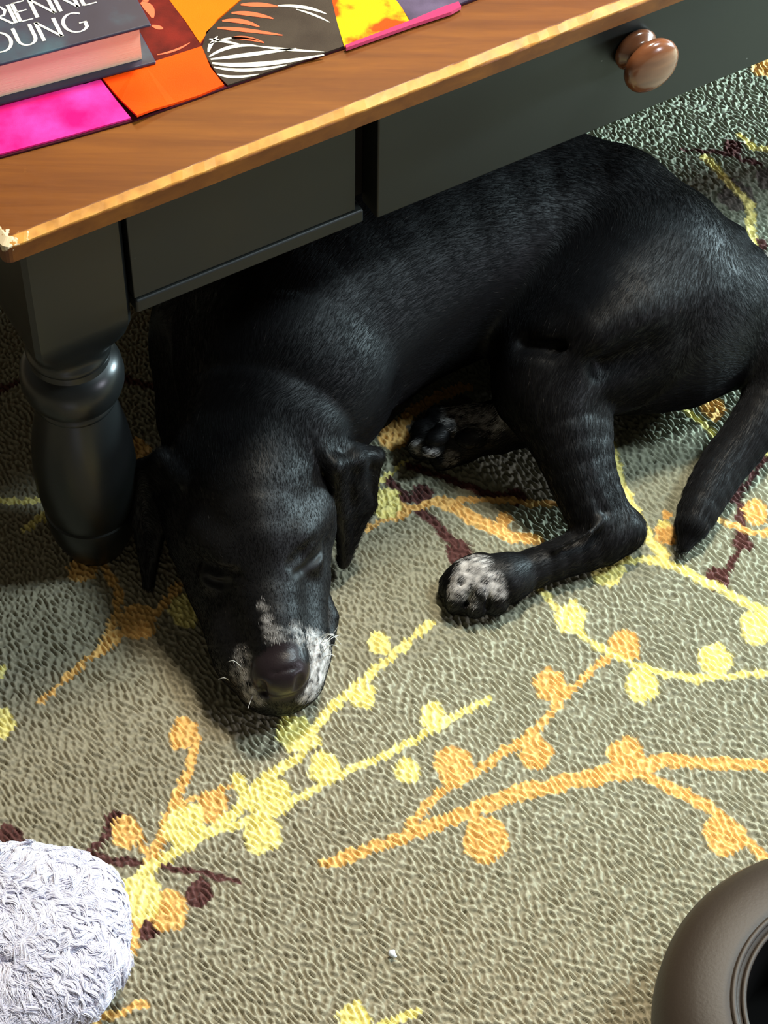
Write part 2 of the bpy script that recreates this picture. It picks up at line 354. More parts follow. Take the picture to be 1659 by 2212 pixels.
def make_leg(l, n, name='leg'):
    V = []; 
    for z, r, nn in LEG: 
        for (x, y, zz) in superring(r, nn, zz if False else z): V.append(LV * (LA + l + x) + NV * (AX @ NV + n + y) + ZV * z)
    S_ = 64; Fs = []
    for i in range(len(LEG) - 1):
        for j in range(S_):
            k = (j + 1) % S_; Fs.append((i * S_ + j, i * S_ + k, (i + 1) * S_ + k, (i + 1) * S_ + j))
    Fs.append(tuple(range(S_))[::-1]); Fs.append(tuple(range((len(LEG) - 1) * S_, len(LEG) * S_)))
    o = mesh_py('leg', V, Fs, gloss_m, table, smooth=True)
    m = o.modifiers.new('e', 'EDGE_SPLIT'); m.split_angle = math.radians(38)
    return o
LR = l1 - (0 - l0)      # mirrored leg positions
make_leg(0, 0); make_leg(LR, 0); make_leg(0, -(TD - 2 * OV - LW)); make_leg(LR, -(TD - 2 * OV - LW))
ZA = 0.2933; E2 = 0.0010
def front_l(u, z):     # where a sight line at column u meets the front plane, along the table
    lo, hi = -0.2, 1.6
    for _ in range(40):
        m = (lo + hi) / 2; q = T(m, E2, z) - CAM; uu = W / 2 + F * (q @ RT) / (q @ FW)
        if uu < u: lo = m
        else: hi = m
    return lo
lp1 = front_l(768, 0.36); ld0 = front_l(811, 0.36); ld1 = ld0 + 0.40
ll = LW / 2 + 0.0022
p = mesh_py('apron_panel', *tbox(ll, lp1, -0.018, E2, ZA + 0.0135, ZT - TK), paint_m, table); bevel(p, 0.0008)
p = mesh_py('bottom_rail', *tbox(ll, lp1 + 0.006, -0.018, E2 + 0.0022, ZA, ZA + 0.0128), paint_m, table); bevel(p, 0.0018)
p = mesh_py('apron_backing', *tbox(LW / 2 - 0.002, LR - LW / 2 + 0.002, -0.024, -0.0185, ZA + 0.006, ZT - TK), gap_m, table)
dr = mesh_py('drawer', *tbox(ld0, ld1, -0.018, E2 + 0.0035, ZA - 0.001, ZT - TK - 0.0012), paint_m, table); bevel(dr, 0.0016)
p = mesh_py('apron_panel', *tbox(ld1 + 0.010, LR - ll, -0.018, E2, ZA + 0.0135, ZT - TK), paint_m, table); bevel(p, 0.0008)
p = mesh_py('bottom_rail', *tbox(ld1 + 0.006, LR - ll, -0.018, E2 + 0.0022, ZA, ZA + 0.0128), paint_m, table); bevel(p, 0.0018)
bk = -(TD - 2 * OV)
p = mesh_py('side_apron', *tbox(-LW / 2 + 0.003, -LW / 2 + 0.02, bk + LW, -LW - 0.001, ZA, ZT - TK), paint_m, table); bevel(p, 0.0012)
p = mesh_py('side_apron', *tbox(LR + LW / 2 - 0.02, LR + LW / 2 - 0.003, bk + LW, -LW - 0.001, ZA, ZT - TK), paint_m, table); bevel(p, 0.0012)
p = mesh_py('back_apron', *tbox(LW / 2 + .001, LR - LW / 2 - .001, bk, bk + 0.018, ZA, ZT - TK), paint_m, table); bevel(p, 0.0012)
# knob: turned profile (radius, distance out)
KL, KZ = 0.4589, 0.3642
KP = [(0.0155, 0.0), (0.0175, 0.002), (0.0180, 0.0045), (0.0165, 0.0070), (0.0125, 0.0095), (0.0110, 0.012), (0.0130, 0.0150), (0.0185, 0.0180), (0.0222, 0.0205), (0.0233, 0.0235), (0.0228, 0.0265), (0.0205, 0.0290), (0.0160, 0.0308), (0.0100, 0.0320), (0.0045, 0.0325), (0.0, 0.0326)]
V, Fs = [], []; S_ = 48
for (r, d) in KP[:-1]:
    for j in range(S_):
        a = 2 * math.pi * j / S_; V.append(T(KL + r * math.cos(a), E2 + 0.0035 + d, KZ + r * math.sin(a)))
V.append(T(KL, E2 + 0.0035 + KP[-1][1], KZ))
for i in range(len(KP) - 2):
    for j in range(S_):
        k = (j + 1) % S_; Fs.append((i * S_ + j, i * S_ + k, (i + 1) * S_ + k, (i + 1) * S_ + j))
for j in range(S_): Fs.append(((len(KP) - 2) * S_ + j, (len(KP) - 2) * S_ + (j + 1) % S_, len(V) - 1))
Fs.append(tuple(range(S_))[::-1])
kb = mesh_py('knob', V, Fs, knob_m, dr, smooth=True); kb['label'] = 'round turned brown wooden knob'

# ---------------------------------------------------------------- table runner and book
def slab(name, pts, z0, z1, m, parent, curl=None, sub=14):
    """a flat piece of cloth with thickness; pts are picture points on the table plane"""
    import bmesh
    P = [at(u, v, z0) for u, v in pts]; bm = bmesh.new()
    dense = []
    for i in range(len(P)):
        a, b_ = P[i], P[(i + 1) % len(P)]; n = max(1, int(np.linalg.norm(b_ - a) / 0.006))
        for t in range(n): dense.append(a + (b_ - a) * t / n)
    vs = [bm.verts.new(p) for p in dense]; f = bm.faces.new(vs)
    bmesh.ops.triangulate(bm, faces=[f]); 
    for v in bm.verts:
        v.co.z = z1 + (curl(v.co) if curl else 0)
    r = bmesh.ops.extrude_face_region(bm, geom=bm.faces[:])
    for g_ in r['geom']:
        if isinstance(g_, bmesh.types.BMVert): g_.co.z -= (z1 - z0)
    bmesh.ops.recalc_face_normals(bm, faces=bm.faces)
    me = bpy.data.meshes.new(name); bm.to_mesh(me); bm.free()
    return link(name, me, m, parent)
def cloth(name, c1, c2, scale=60, rough=0.8, sheen=0.03, det=5, stretch=None, lo=.35, hi=.65):
    def bl(nt, b):
        nz = bump(nt, b, 1400, 0.3, 0.0004, detail=2)
        tc = N(nt, 'ShaderNodeTexCoord'); mp = N(nt, 'ShaderNodeMapping'); n2 = N(nt, 'ShaderNodeTexNoise', Scale=scale, Detail=det)
        if stretch: mp.inputs['Scale'].default_value = stretch
        nt.links.new(tc.outputs['Object'], mp.inputs[0]); nt.links.new(mp.outputs[0], n2.inputs['Vector'])
        nt.links.new(ramp(nt, n2.outputs['Fac'], [(lo, c1), (hi, c2)]).outputs[0], b.inputs['Base Color'])
    return mat(name, c1, rough, 0.12, build=bl, sheen=sheen)
runner = thing('table_runner', 'bright patchwork runner of pink, orange, maroon and feather print panels on the table', 'table runner')
zc = ZT + 0.0003
lining = slab('lining', [(-60, 360), (0, 343), (150, 303), (290, 263), (390, 228), (486, 193), (620, 147), (748, 105), (890, 52), (1010, 8), (1240, -80), (900, -330), (300, -200), (-120, -40)], zc, zc + 0.0012, cloth('lining_cloth', srgb(52, 10, 22), srgb(70, 14, 30)), runner)
z2, z3 = zc + 0.0013, zc + 0.0028
pm = cloth('pink_fleece', srgb(245, 10, 112), srgb(250, 62, 165), 28)
pk = slab('pink_panel', [(-60, 352), (0, 336), (150, 296), (283, 258), (250, 218), (218, 175), (100, 190), (-80, 230)], z2, z3, pm, runner); pk['label'] = 'hot pink fleece panel'
om = cloth('orange_satin', srgb(246, 66, 0), srgb(250, 80, 2), 12, 0.4)
pt = at(300, 262, z3)
og = slab('orange_panel', [(222, 173), (262, 222), (297, 262), (330, 246), (380, 226), (430, 210), (484, 187), (455, 150), (436, 104), (330, 138)], z2, z3 + 0.0004, om, runner, curl=lambda c: 0.004 * max(0, 1 - (Vector(pt) - c).length / 0.03)); og['label'] = 'plain orange panel, its corner lifted'
mm = cloth('maroon_print', srgb(70, 18, 12), srgb(112, 30, 20), 40)
mr = slab('maroon_panel', [(436, 104), (330, 138), (180, 186), (150, 60), (270, -60), (335, -40), (400, 50), (425, 88)], z2, z3, mm, runner); mr['label'] = 'dark maroon leaf print panel'
o2 = cloth('orange_cotton', srgb(250, 108, 0), srgb(252, 120, 4), 10, 0.5)
ot = slab('orange_panel', [(432, 96), (400, 48), (355, -10), (330, -60), (560, -60), (520, 2), (470, 45)], z2, z3, o2, runner); ot['label'] = 'orange panel pointing down between the maroon and feather panels'
fm = cloth('feather_ground', srgb(44, 36, 32), srgb(66, 58, 50), 20, 0.45)
fe = slab('feather_panel', [(437, 105), (446, 72), (478, 42), (530, -4), (600, -60), (700, -60), (716, 0), (728, 50), (742, 103), (620, 145), (492, 187), (470, 165), (448, 130)], z2, z3, fm, runner); fe['label'] = 'black feather print panel'
ym = cloth('flame_print', srgb(255, 70, 6), srgb(255, 205, 10), 34, 0.5, lo=.42, hi=.56)
ye = slab('flame_panel', [(716, -2), (728, 50), (743, 102), (815, 77), (885, 50), (868, 20), (850, -4), (820, -60), (700, -60)], z2, z3, ym, runner); ye['label'] = 'orange and yellow flame print panel'
vm = cloth('grey_print', srgb(62, 54, 72), srgb(96, 84, 110), 30, 0.5)
ve = slab('grey_panel', [(850, -4), (868, 20), (886, 49), (940, 30), (1000, 8), (1100, -30), (1000, -100), (830, -60)], z2, z3, vm, runner)
em = mat('magenta_binding', srgb(200, 30, 90), 0.7, 0.3, sheen=0.3)
eb = slab('binding', [(746, 104), (885, 51), (960, 20), (990, 10), (996, 20), (975, 32), (890, 60), (748, 110)], z2, z3 + 0.0015, em, runner); eb['label'] = 'magenta edge binding'
# printed feather strokes: flat print on the panel
def print_strokes(name, strokes_, m, parent, z):
    V, Fs = [], []
    for pts, w in strokes_:
        P = [at(u, v, z) for u, v in pts]; n = len(P); o0 = len(V)
        for i, p_ in enumerate(P):
            d = P[min(i + 1, n - 1)] - P[max(i - 1, 0)]; d /= np.linalg.norm(d); s_ = np.array([-d[1], d[0], 0])
            ww = w / 2900 * math.sin(math.pi * (0.12 + 0.8 * i / (n - 1)))
            V.append(p_ + s_ * ww); V.append(p_ - s_ * ww)
        for i in range(n - 1): Fs.append((o0 + 2 * i, o0 + 2 * i + 1, o0 + 2 * i + 3, o0 + 2 * i + 2))
    nb = len(V); V2 = V + [v - np.array([0, 0, .0002]) for v in V]; F2 = list(Fs) + [tuple(nb + k for k in f[::-1]) for f in Fs]
    return mesh_py(name, V2, F2, m, parent)
wm = mat('white_print', srgb(226, 222, 205), 0.5)
zp = z3 + 0.0003
def curve(a, b_, c_, n=10): return [((1 - t) ** 2 * a[0] + 2 * t * (1 - t) * b_[0] + t * t * c_[0], (1 - t) ** 2 * a[1] + 2 * t * (1 - t) * b_[1] + t * t * c_[1]) for t in np.linspace(0, 1, n)]
S1 = [(curve((452, 122), (500, 90), (560, 100)), 5), (curve((455, 128), (540, 118), (640, 104)), 6), (curve((458, 136), (540, 150), (700, 118)), 7), (curve((462, 145), (530, 160), (620, 140)), 5),
      (curve((452, 84), (480, 88), (520, 96)), 4), (curve((450, 112), (452, 96), (470, 78)), 4), (curve((450, 96), (500, 72), (560, 88)), 3), (curve((560, 100), (620, 108), (700, 112)), 4), (curve((600, 12), (660, 10), (705, 30)), 5), (curve((640, 20), (680, 30), (712, 48)), 3), (curve((470, 160), (500, 172), (560, 160)), 4)]
f1 = print_strokes('printed_feather', S1, wm, fe, zp); f1['kind'] = 'stuff'
S2 = [(curve((480, 45), (520, 40), (560, 58)), 7), (curve((500, 28), (540, 26), (590, 40)), 7), (curve((520, 10), (560, 8), (600, 14)), 7), (curve((470, 60), (520, 62), (610, 76)), 6), (curve((500, 82), (530, 78), (570, 92)), 6)]
f2 = print_strokes('printed_quill', S2, mat('orange_print', srgb(230, 92, 50), 0.5), fe, zp); f2['kind'] = 'stuff'
S3 = [(curve((305, 5), (325, 12), (330, 38)), 10), (curve((328, 55), (345, 60), (352, 62)), 6), (curve((340, 118), (380, 112), (410, 92)), 3), (curve((300, -20), (312, -8), (318, 4)), 10)]
f3 = print_strokes('printed_leaf', S3, mat('coral_print', srgb(240, 96, 60), 0.5), mr, zp); f3['kind'] = 'stuff'

# book
BT = 0.036
bA = at(338, 137, ZT + 0.0045); bB = at(0, 227, ZT + 0.0045)
bd = (bA - bB); bd[2] = 0; bd /= np.linalg.norm(bd); bn = np.array([-bd[1], bd[0], 0])    # bd: to the right, bn: away
zb = ZT + 0.0034
def B(x, y, z): q = np.array([bA[0], bA[1], 0]) + bd * x + bn * y; q[2] = zb + z; return q
def bbox(x0, x1, y0, y1, z0, z1):
    V = [B(x, y, z) for x in (x0, x1) for y in (y0, y1) for z in (z0, z1)]
    return V, [(0, 1, 3, 2), (4, 6, 7, 5), (0, 4, 5, 1), (2, 3, 7, 6), (0, 2, 6, 4), (1, 5, 7, 3)]
book = thing('book', 'thick hardback book in a dark blue dust jacket lying on the runner', 'book')
def jacket(nt, b):
    tc = N(nt, 'ShaderNodeTexCoord'); nz = N(nt, 'ShaderNodeTexNoise', Scale=16.0, Detail=5)
    nt.links.new(tc.outputs['Object'], nz.inputs['Vector'])
    nt.links.new(ramp(nt, nz.outputs['Fac'], [(0.40, srgb(52, 49, 62)), (0.58, srgb(56, 55, 70)), (0.74, srgb(64, 92, 104))]).outputs[0], b.inputs['Base Color'])
jm = mat('dust_jacket', srgb(46, 48, 64), 0.35, 0.3, build=jacket)
pgm = mat('page_edges', srgb(240, 214, 180), 0.8, 0.2, build=lambda nt, b: bump(nt, b, 40, 0.5, 0.0006, stretch=(1, 1, 60)))
BW, BH = 0.24, 0.16
p = mesh_py('back_cover', *bbox(-BW, 0, 0, BH, 0, 0.0028), jm, book); bevel(p, 0.0012)
p = mesh_py('front_cover', *bbox(-BW, -0.001, 0.001, BH, BT - 0.0028, BT), jm, book); bevel(p, 0.0013)
fcv = p
p = mesh_py('pages', *bbox(-BW + 0.004, -0.0085, 0.006, BH - .002, 0.003, BT - 0.003), pgm, book); p['label'] = 'cream page block'
p = mesh_py('spine', *bbox(-BW, -0.002, BH - 0.002, BH + 0.001, 0.0, BT), jm, book); bevel(p, 0.001)
lm = mat('jacket_lettering', srgb(240, 240, 226), 0.35)
# lettering: strokes in unit boxes, thick and thin like a flared capital
GL = {'R': ([[(0, 0), (0, 1)], [(0, 1), (.45, .98), (.55, .76), (.45, .54), (0, .5)], [(.22, .5), (.62, 0)]], .68),
      'I': ([[(0, 0), (0, 1)]], .16), 'E': ([[(0, 0), (0, 1)], [(0, 1), (.48, 1)], [(0, .52), (.42, .52)], [(0, 0), (.5, 0)]], .62),
      'N': ([[(0, 0), (0, 1)], [(0, 1), (.7, 0)], [(.7, 0), (.7, 1)]], .86), 'Y': ([[(.35, 0), (.35, .48)], [(.35, .48), (0, 1)], [(.35, .48), (.7, 1)]], .8),
      'O': ([[(.46 + .46 * math.cos(a), .5 + .5 * math.sin(a)) for a in np.linspace(0, 2 * math.pi, 25)]], 1.08),
      'U': ([[(0, 1), (0, .35)] + [(.33 - .33 * math.cos(a), .33 - .33 * math.sin(a)) for a in np.linspace(0, math.pi, 11)] + [(.66, .35), (.66, 1)]], .84),
      'G': ([[(.48 + .46 * math.cos(a), .5 + .5 * math.sin(a)) for a in np.linspace(.85, 2 * math.pi - .75, 20)] + [(.84, .42)], [(.6, .42), (.9, .42)]], 1.0)}
def write_word(word, x_end, y0, h, parent):
    SX = 0.96; tot = sum(GL[c_][1] for c_ in word) * h * SX; x = x_end - tot
    for c_ in word:
        V, Fs = [], []
        for st in GL[c_][0]:
            n = len(st); o0 = len(V)
            for i, (a, b_) in enumerate(st):
                p0 = st[max(i - 1, 0)]; p1 = st[min(i + 1, n - 1)]; dx, dy = p1[0] - p0[0], p1[1] - p0[1]; L_ = math.hypot(dx, dy) or 1
                dx /= L_; dy /= L_; wd_ = h * (0.028 + 0.036 * abs(dy * 0.8 + abs(dx) * dy * -0.3 if dx * dy < 0 else dy))
                for s_ in (1, -1): V.append(B(x + a * h * SX * .92 - dy * wd_ * s_, y0 + b_ * h + dx * wd_ * s_, BT + 0.00035))
            for i in range(n - 1): Fs.append((o0 + 2 * i, o0 + 2 * i + 1, o0 + 2 * i + 3, o0 + 2 * i + 2))
        nb = len(V); V += [v - np.array([0, 0, .0004]) for v in V]; Fs += [tuple(nb + k for k in f[::-1]) for f in Fs]
        mesh_py('letter', V, Fs, lm, parent)
        x += GL[c_][1] * h * SX
def book_xy(u, v):
    q = at(u, v, zb + BT) - bA; return q @ bd, q @ bn
gx_, gy_ = book_xy(200, 62); ox, oy = book_xy(40, 104)
write_word('YOUNG', gx_ + .002, gy_, 0.0205, fcv)
ex, ey = book_xy(218, 3)
write_word('RIENNE', ex, ey, 0.0205, fcv)

# ---------------------------------------------------------------- dog: one continuous body grown from a distance field
RES = 0.00165
prims = []      # hair flow segments
lo_ = np.array([-0.215, 0.885, -0.004]); hi_ = np.array([0.385, 1.62, 0.262])
dims = np.ceil((hi_ - lo_) / RES).astype(int)
ax_ = [lo_[i] + RES * np.arange(dims[i]) for i in range(3)]
D = np.full(dims, 0.05, np.float32)
def sub(bmin, bmax):
    s_ = []
    for i in range(3):
        a = int(np.clip((bmin[i] - lo_[i]) / RES, 0, dims[i])); b_ = int(np.clip((bmax[i] - lo_[i]) / RES + 1, 0, dims[i])); s_.append(slice(a, max(b_, a)))
    s_ = tuple(s_)
    return s_, ax_[0][s_[0]][:, None, None].astype(np.float32), ax_[1][s_[1]][None, :, None].astype(np.float32), ax_[2][s_[2]][None, None, :].astype(np.float32)
def smin(a, b_, k):
    h = np.maximum(k - np.abs(a - b_), 0) / k; return np.minimum(a, b_) - h * h * k * 0.25
def cap(A_, B_, ra, rb, k=0.02, op='add', hair=1, flat=None):
    A_ = np.array(A_); B_ = np.array(B_); r = max(ra, rb) + k + 0.006
    s_, x, y, z = sub(np.minimum(A_, B_) - r, np.maximum(A_, B_) + r); d = B_ - A_; L2 = max(d @ d, 1e-9)
    t = np.clip(((x - A_[0]) * d[0] + (y - A_[1]) * d[1] + (z - A_[2]) * d[2]) / L2, 0, 1)
    dd = np.sqrt((x - A_[0] - t * d[0]) ** 2 + (y - A_[1] - t * d[1]) ** 2 + (z - A_[2] - t * d[2]) ** 2) - (ra + (rb - ra) * t)
    D[s_] = smin(D[s_], dd, k) if op == 'add' else -smin(-D[s_], dd, k)
    if op == 'add' and hair: prims.append((A_, B_, ra, rb))
def chain(pts, k=0.02, op='add', step=0.012):
    P = [np.append(at(*p[:3]), p[3]) for p in pts]; n = len(P); Q = []
    for i in range(n - 1):
        p0, p1, p2, p3 = P[max(i - 1, 0)], P[i], P[i + 1], P[min(i + 2, n - 1)]
        m = 1 if n == 2 else max(1, int(np.linalg.norm(p2[:3] - p1[:3]) / step))
        for t in np.arange(m) / m:
            c_ = 0.5 * (2 * p1 + (p2 - p0) * t + (2 * p0 - 5 * p1 + 4 * p2 - p3) * t * t + (3 * p1 - p0 - 3 * p2 + p3) * t ** 3)
            Q.append(c_ if n > 2 else p1)
    Q.append(P[-1]); Q = np.array(Q); r = Q[:, 3].max() + k + 0.006
    s_, x, y, z = sub(Q[:, :3].min(0) - r, Q[:, :3].max(0) + r); best = None
    for a, b_ in zip(Q[:-1], Q[1:]):
        d = b_[:3] - a[:3]; L2 = max(d @ d, 1e-9)
        t = np.clip(((x - a[0]) * d[0] + (y - a[1]) * d[1] + (z - a[2]) * d[2]) / L2, 0, 1)
        dd = np.sqrt((x - a[0] - t * d[0]) ** 2 + (y - a[1] - t * d[1]) ** 2 + (z - a[2] - t * d[2]) ** 2) - (a[3] + (b_[3] - a[3]) * t)
        best = dd if best is None else smin(best, dd, 0.002)
        if op == 'add': prims.append((a[:3].copy(), b_[:3].copy(), a[3], b_[3]))
    D[s_] = smin(D[s_], best, k) if op == 'add' else -smin(-D[s_], best, k)
def ell(c_, axes, radii, k=0.02, op='add'):
    c_ = np.array(c_); Rm = np.array(axes, float); Rm /= np.linalg.norm(Rm, axis=1)[:, None]; r = max(radii) + k + 0.004
    s_, x, y, z = sub(c_ - r, c_ + r); q = [((x - c_[0]) * a[0] + (y - c_[1]) * a[1] + (z - c_[2]) * a[2]) for a in Rm]
    k0 = np.sqrt(sum((q[i] / radii[i]) ** 2 for i in range(3))); k1 = np.sqrt(sum((q[i] / radii[i] ** 2) ** 2 for i in range(3))) + 1e-9
    dd = k0 * (k0 - 1) / k1
    D[s_] = smin(D[s_], dd, k) if op == 'add' else -smin(-D[s_], dd, k)
def tri(a, b_, c_, th, k=0.006):
    a, b_, c_ = map(np.array, (a, b_, c_)); r = th + k + 0.004
    s_, x, y, z = sub(np.minimum(np.minimum(a, b_), c_) - r, np.maximum(np.maximum(a, b_), c_) + r)
    x, y, z = np.broadcast_arrays(x, y, z); P = np.stack([x, y, z], -1)
    ba, cb, ac = b_ - a, c_ - b_, a - c_; nor = np.cross(ba, ac)
    pa, pb, pc = P - a, P - b_, P - c_
    ins = (np.sign(pa @ np.cross(ba, nor)) + np.sign(pb @ np.cross(cb, nor)) + np.sign(pc @ np.cross(ac, nor))) < 2
    def e(pp, dd): t = np.clip((pp @ dd) / (dd @ dd), 0, 1); v = pp - t[..., None] * dd; return (v * v).sum(-1)
    ed = np.minimum(np.minimum(e(pa, ba), e(pb, cb)), e(pc, ac)); pl = (pa @ nor) ** 2 / (nor @ nor)
    dd = np.sqrt(np.where(ins, ed, pl)) - th
    D[s_] = smin(D[s_], dd.astype(np.float32), k)
# trunk: neck, shoulders, ribs, loin, pelvis
chain([(560, 1010, .092, .054), (585, 900, .105, .070), (625, 790, .110, .090), (660, 700, .112, .099), (800, 590, .115, .104), (980, 520, .115, .101), (1150, 500, .110, .092), (1290, 520, .108, .083), (1385, 580, .100, .076), (1440, 640, .088, .064)], 0.03, step=.03)
chain([(470, 800, .07, .052), (450, 900, .06, .042), (455, 980, .05, .036)], 0.03)      # loose neck side
chain([(490, 700, .08, .062), (640, 680, .11, .08)], 0.03)
# nape roll between the ears
chain([(405, 1005, .105, .016), (470, 935, .122, .019), (570, 900, .130, .019), (665, 938, .125, .017)], 0.018)
# belly and brisket
chain([(700, 730, .055, .060), (860, 635, .07, .060), (1010, 585, .07, .054), (1130, 600, .07, .048)], 0.03)
# folded front leg: upper arm, elbow, forearm tucked below
chain([(720, 680, .12, .058), (800, 705, .088, .053), (822, 775, .050, .040), (785, 845, .032, .033)], 0.012)
chain([(815, 800, .035, .034), (765, 885, .024, .024), (715, 900, .022, .022)], 0.010)
chain([(690, 730, .10, .055), (722, 825, .066, .040), (735, 875, .042, .028)], 0.014)
chain([(862, 745, .085, .003), (815, 850, .05, .003), (768, 930, .02, .003)], .008, 'sub')
chain([(925, 600, .15, .007), (918, 700, .10, .008), (905, 790, .04, .007)], .016, 'sub')
# thigh and buttock
chain([(1400, 600, .11, .074), (1300, 690, .105, .069), (1215, 770, .095, .055), (1182, 832, .086, .043)], 0.022)
chain([(1330, 730, .07, .063), (1450, 725, .07, .062), (1510, 705, .07, .052)], 0.03)
chain([(1440, 650, .09, .064), (1525, 670, .085, .048), (1548, 735, .06, .034)], 0.03)
chain([(1150, 720, .085, .033), (1180, 800, .085, .037)], 0.02)
chain([(1135, 740, .13, .005), (1190, 752, .135, .005), (1250, 735, .135, .004)], .014, 'sub')
chain([(1290, 720, .145, .006), (1400, 665, .15, .006), (1500, 640, .13, .005)], .03, 'add')
chain([(1300, 790, .12, .004), (1400, 770, .13, .004)], .03, 'sub')
# shank: tibia and achilles strand, then hock and metatarsus
chain([(1185, 850, .082, .041), (1215, 930, .070, .031), (1245, 1020, .052, .0245), (1285, 1120, .030, .0210), (1315, 1150, .022, .0190)], 0.010)
chain([(1250, 880, .070, .028), (1292, 1000, .055, .0135), (1327, 1090, .036, .0105), (1350, 1140, .022, .0135)], 0.007)
chain([(1345, 1148, .020, .0170), (1300, 1172, .018, .0185), (1200, 1210, .016, .0160), (1120, 1240, .016, .0162), (1080, 1252, .018, .018)], 0.010)
chain([(1268, 1000, .080, .003), (1285, 1060, .066, .003), (1308, 1105, .050, .002)], .008, 'sub')
chain([(1300, 1125, .046, .0015), (1275, 1150, .046, .0018), (1200, 1188, .036, .0015)], .008)
# near hind paw
chain([(1090, 1250, .020, .0195), (1050, 1250, .022, .018)], 0.010)
for pts in ([(1040, 1225, .022, .0120), (1005, 1236, .021, .0112), (975, 1262, .012, .0098), (966, 1275, .008, .007)],
            [(1045, 1240, .024, .0130), (1010, 1262, .022, .0122), (990, 1294, .013, .0110), (984, 1306, .008, .008)],
            [(1058, 1252, .024, .0130), (1038, 1276, .022, .0125), (1028, 1304, .013, .0112), (1026, 1315, .008, .008)],
            [(1080, 1258, .022, .0125), (1072, 1278, .020, .0118), (1070, 1300, .013, .0108), (1068, 1310, .008, .008)]):
    chain(pts, .0022, step=.006)
for pts in ([(1010, 1245, .036, .0012), (978, 1288, .018, .0022)], [(1028, 1262, .036, .0012), (1008, 1308, .016, .0022)], [(1058, 1268, .034, .0012), (1050, 1314, .016, .0022)]): chain(pts, .003, 'sub')
chain([(1105, 1270, .010, .007), (1110, 1286, .006, .0055)], .004)
# far hind foot, sole turned to the camera
chain([(1200, 860, .05, .034), (1120, 905, .034, .024), (1075, 922, .028, .0225), (1020, 930, .024, .0225)], 0.010)
for (a_, b_, r) in [((1015, 912, .030), (945, 902, .026), .0105), ((1005, 930, .026), (918, 936, .024), .0125), ((1005, 950, .02), (912, 964, .018), .0120), ((1010, 965, .016), (955, 992, .012), .0098)]:
    cap(at(*a_), at(*b_), .013, r, .0025)
for (a_, b_) in [((1000, 918, .050), (925, 920, .040)), ((990, 945, .045), (905, 950, .034)), ((990, 965, .038), (925, 980, .026))]: cap(at(*a_), at(*b_), .0012, .0022, .003, 'sub')
ell(at(1018, 945, .040), [(1, 0, 0), (0, 1, 0), (0, 0, 1)], (.014, .011, .008), .003)
for q in [(945, 946, .040), (935, 970, .032), (965, 922, .042)]: ell(at(*q), [(1, 0.3, 0), (-.3, 1, 0), (0, 0, 1)], (.0105, .0075, .006), .002)
# tail
chain([(1545, 590, .095, .044), (1615, 640, .088, .029), (1662, 740, .070, .0225), (1664, 840, .045, .0210), (1622, 930, .030, .0205), (1568, 1000, .022, .0195), (1525, 1070, .019, .0175), (1497, 1130, .016, .0140), (1478, 1178, .010, .006)], 0.012)
# head: cranium, forehead, cheeks
HX = np.array([0.985, -0.05, 0.0]); HF = at(608, 1440, .055) - at(548, 1040, .10); HF /= np.linalg.norm(HF); HX -= HF * (HX @ HF); HX /= np.linalg.norm(HX); HU = np.cross(HX, HF); HU = HU if HU[2] > 0 else -HU
HA = [HX, HF, HU]
ell(at(545, 1050, .088), HA, (.0645, .066, .052), .02)
chain([(560, 960, .105, .044), (550, 1060, .112, .037), (560, 1150, .104, .029)], 0.02)
chain([(432, 1090, .072, .032), (450, 1170, .062, .031), (492, 1250, .050, .032)], 0.018)
chain([(648, 1060, .072, .029), (650, 1140, .064, .027), (632, 1230, .052, .027)], 0.018)
# temples hollowed beside a low crest
chain([(505, 1090, .155, .012), (510, 1150, .150, .010)], .02, 'sub')
chain([(600, 1080, .158, .012), (598, 1140, .150, .010)], .02, 'sub')
# brows, muzzle bridge
chain([(455, 1150, .094, .017), (500, 1198, .100, .014), (535, 1215, .094, .010)], 0.014)
chain([(675, 1110, .092, .015), (640, 1160, .102, .016), (608, 1198, .096, .011)], 0.014)
chain([(565, 1190, .086, .030), (578, 1290, .074, .027), (597, 1380, .064, .022)], 0.016)
# lips and lower jaw
chain([(520, 1270, .045, .038), (545, 1350, .038, .0375), (556, 1410, .034, .0345), (582, 1462, .029, .0285)], 0.012)
chain([(625, 1265, .048, .031), (624, 1350, .042, .030), (634, 1410, .038, .0290), (624, 1455, .031, .0285)], 0.012)
chain([(560, 1240, .028, .036), (585, 1400, .022, .026), (600, 1478, .018, .019)], 0.014)
chain([(688, 1285, .022, .009), (706, 1335, .015, .0095), (703, 1380, .012, .008)], 0.006)
chain([(688, 1270, .050, .0030), (690, 1330, .040, .0030), (684, 1390, .030, .0022)], .006, 'sub')
chain([(585, 1290, .112, .0035), (592, 1350, .100, .0035)], .012, 'sub')
# nose leather
NOSE, NOSE2 = at(606, 1452, .055), at(608, 1422, .063)
ell(NOSE, HA, (.0225, .0180, .0190), .0025)
ell(NOSE2, HA, (.0200, .0170, .0130), .006)
def surf(u, v):
    for zz in np.arange(.30, -.002, -.0008):
        q = at(u, v, zz); ii = ((q - lo_) / RES).astype(int)
        if (ii >= 0).all() and (ii < dims).all() and D[tuple(ii)] < 0: return q
    return at(u, v, 0)
cap(surf(588, 1456) + HU * .0004, surf(648, 1440) + HU * .0004, .0006, .0006, .0035, 'sub')
cap(surf(566, 1480), surf(572, 1496), .0035, .003, .003, 'sub')
cap(surf(650, 1468), surf(644, 1486), .0035, .003, .003, 'sub')
EYES = []
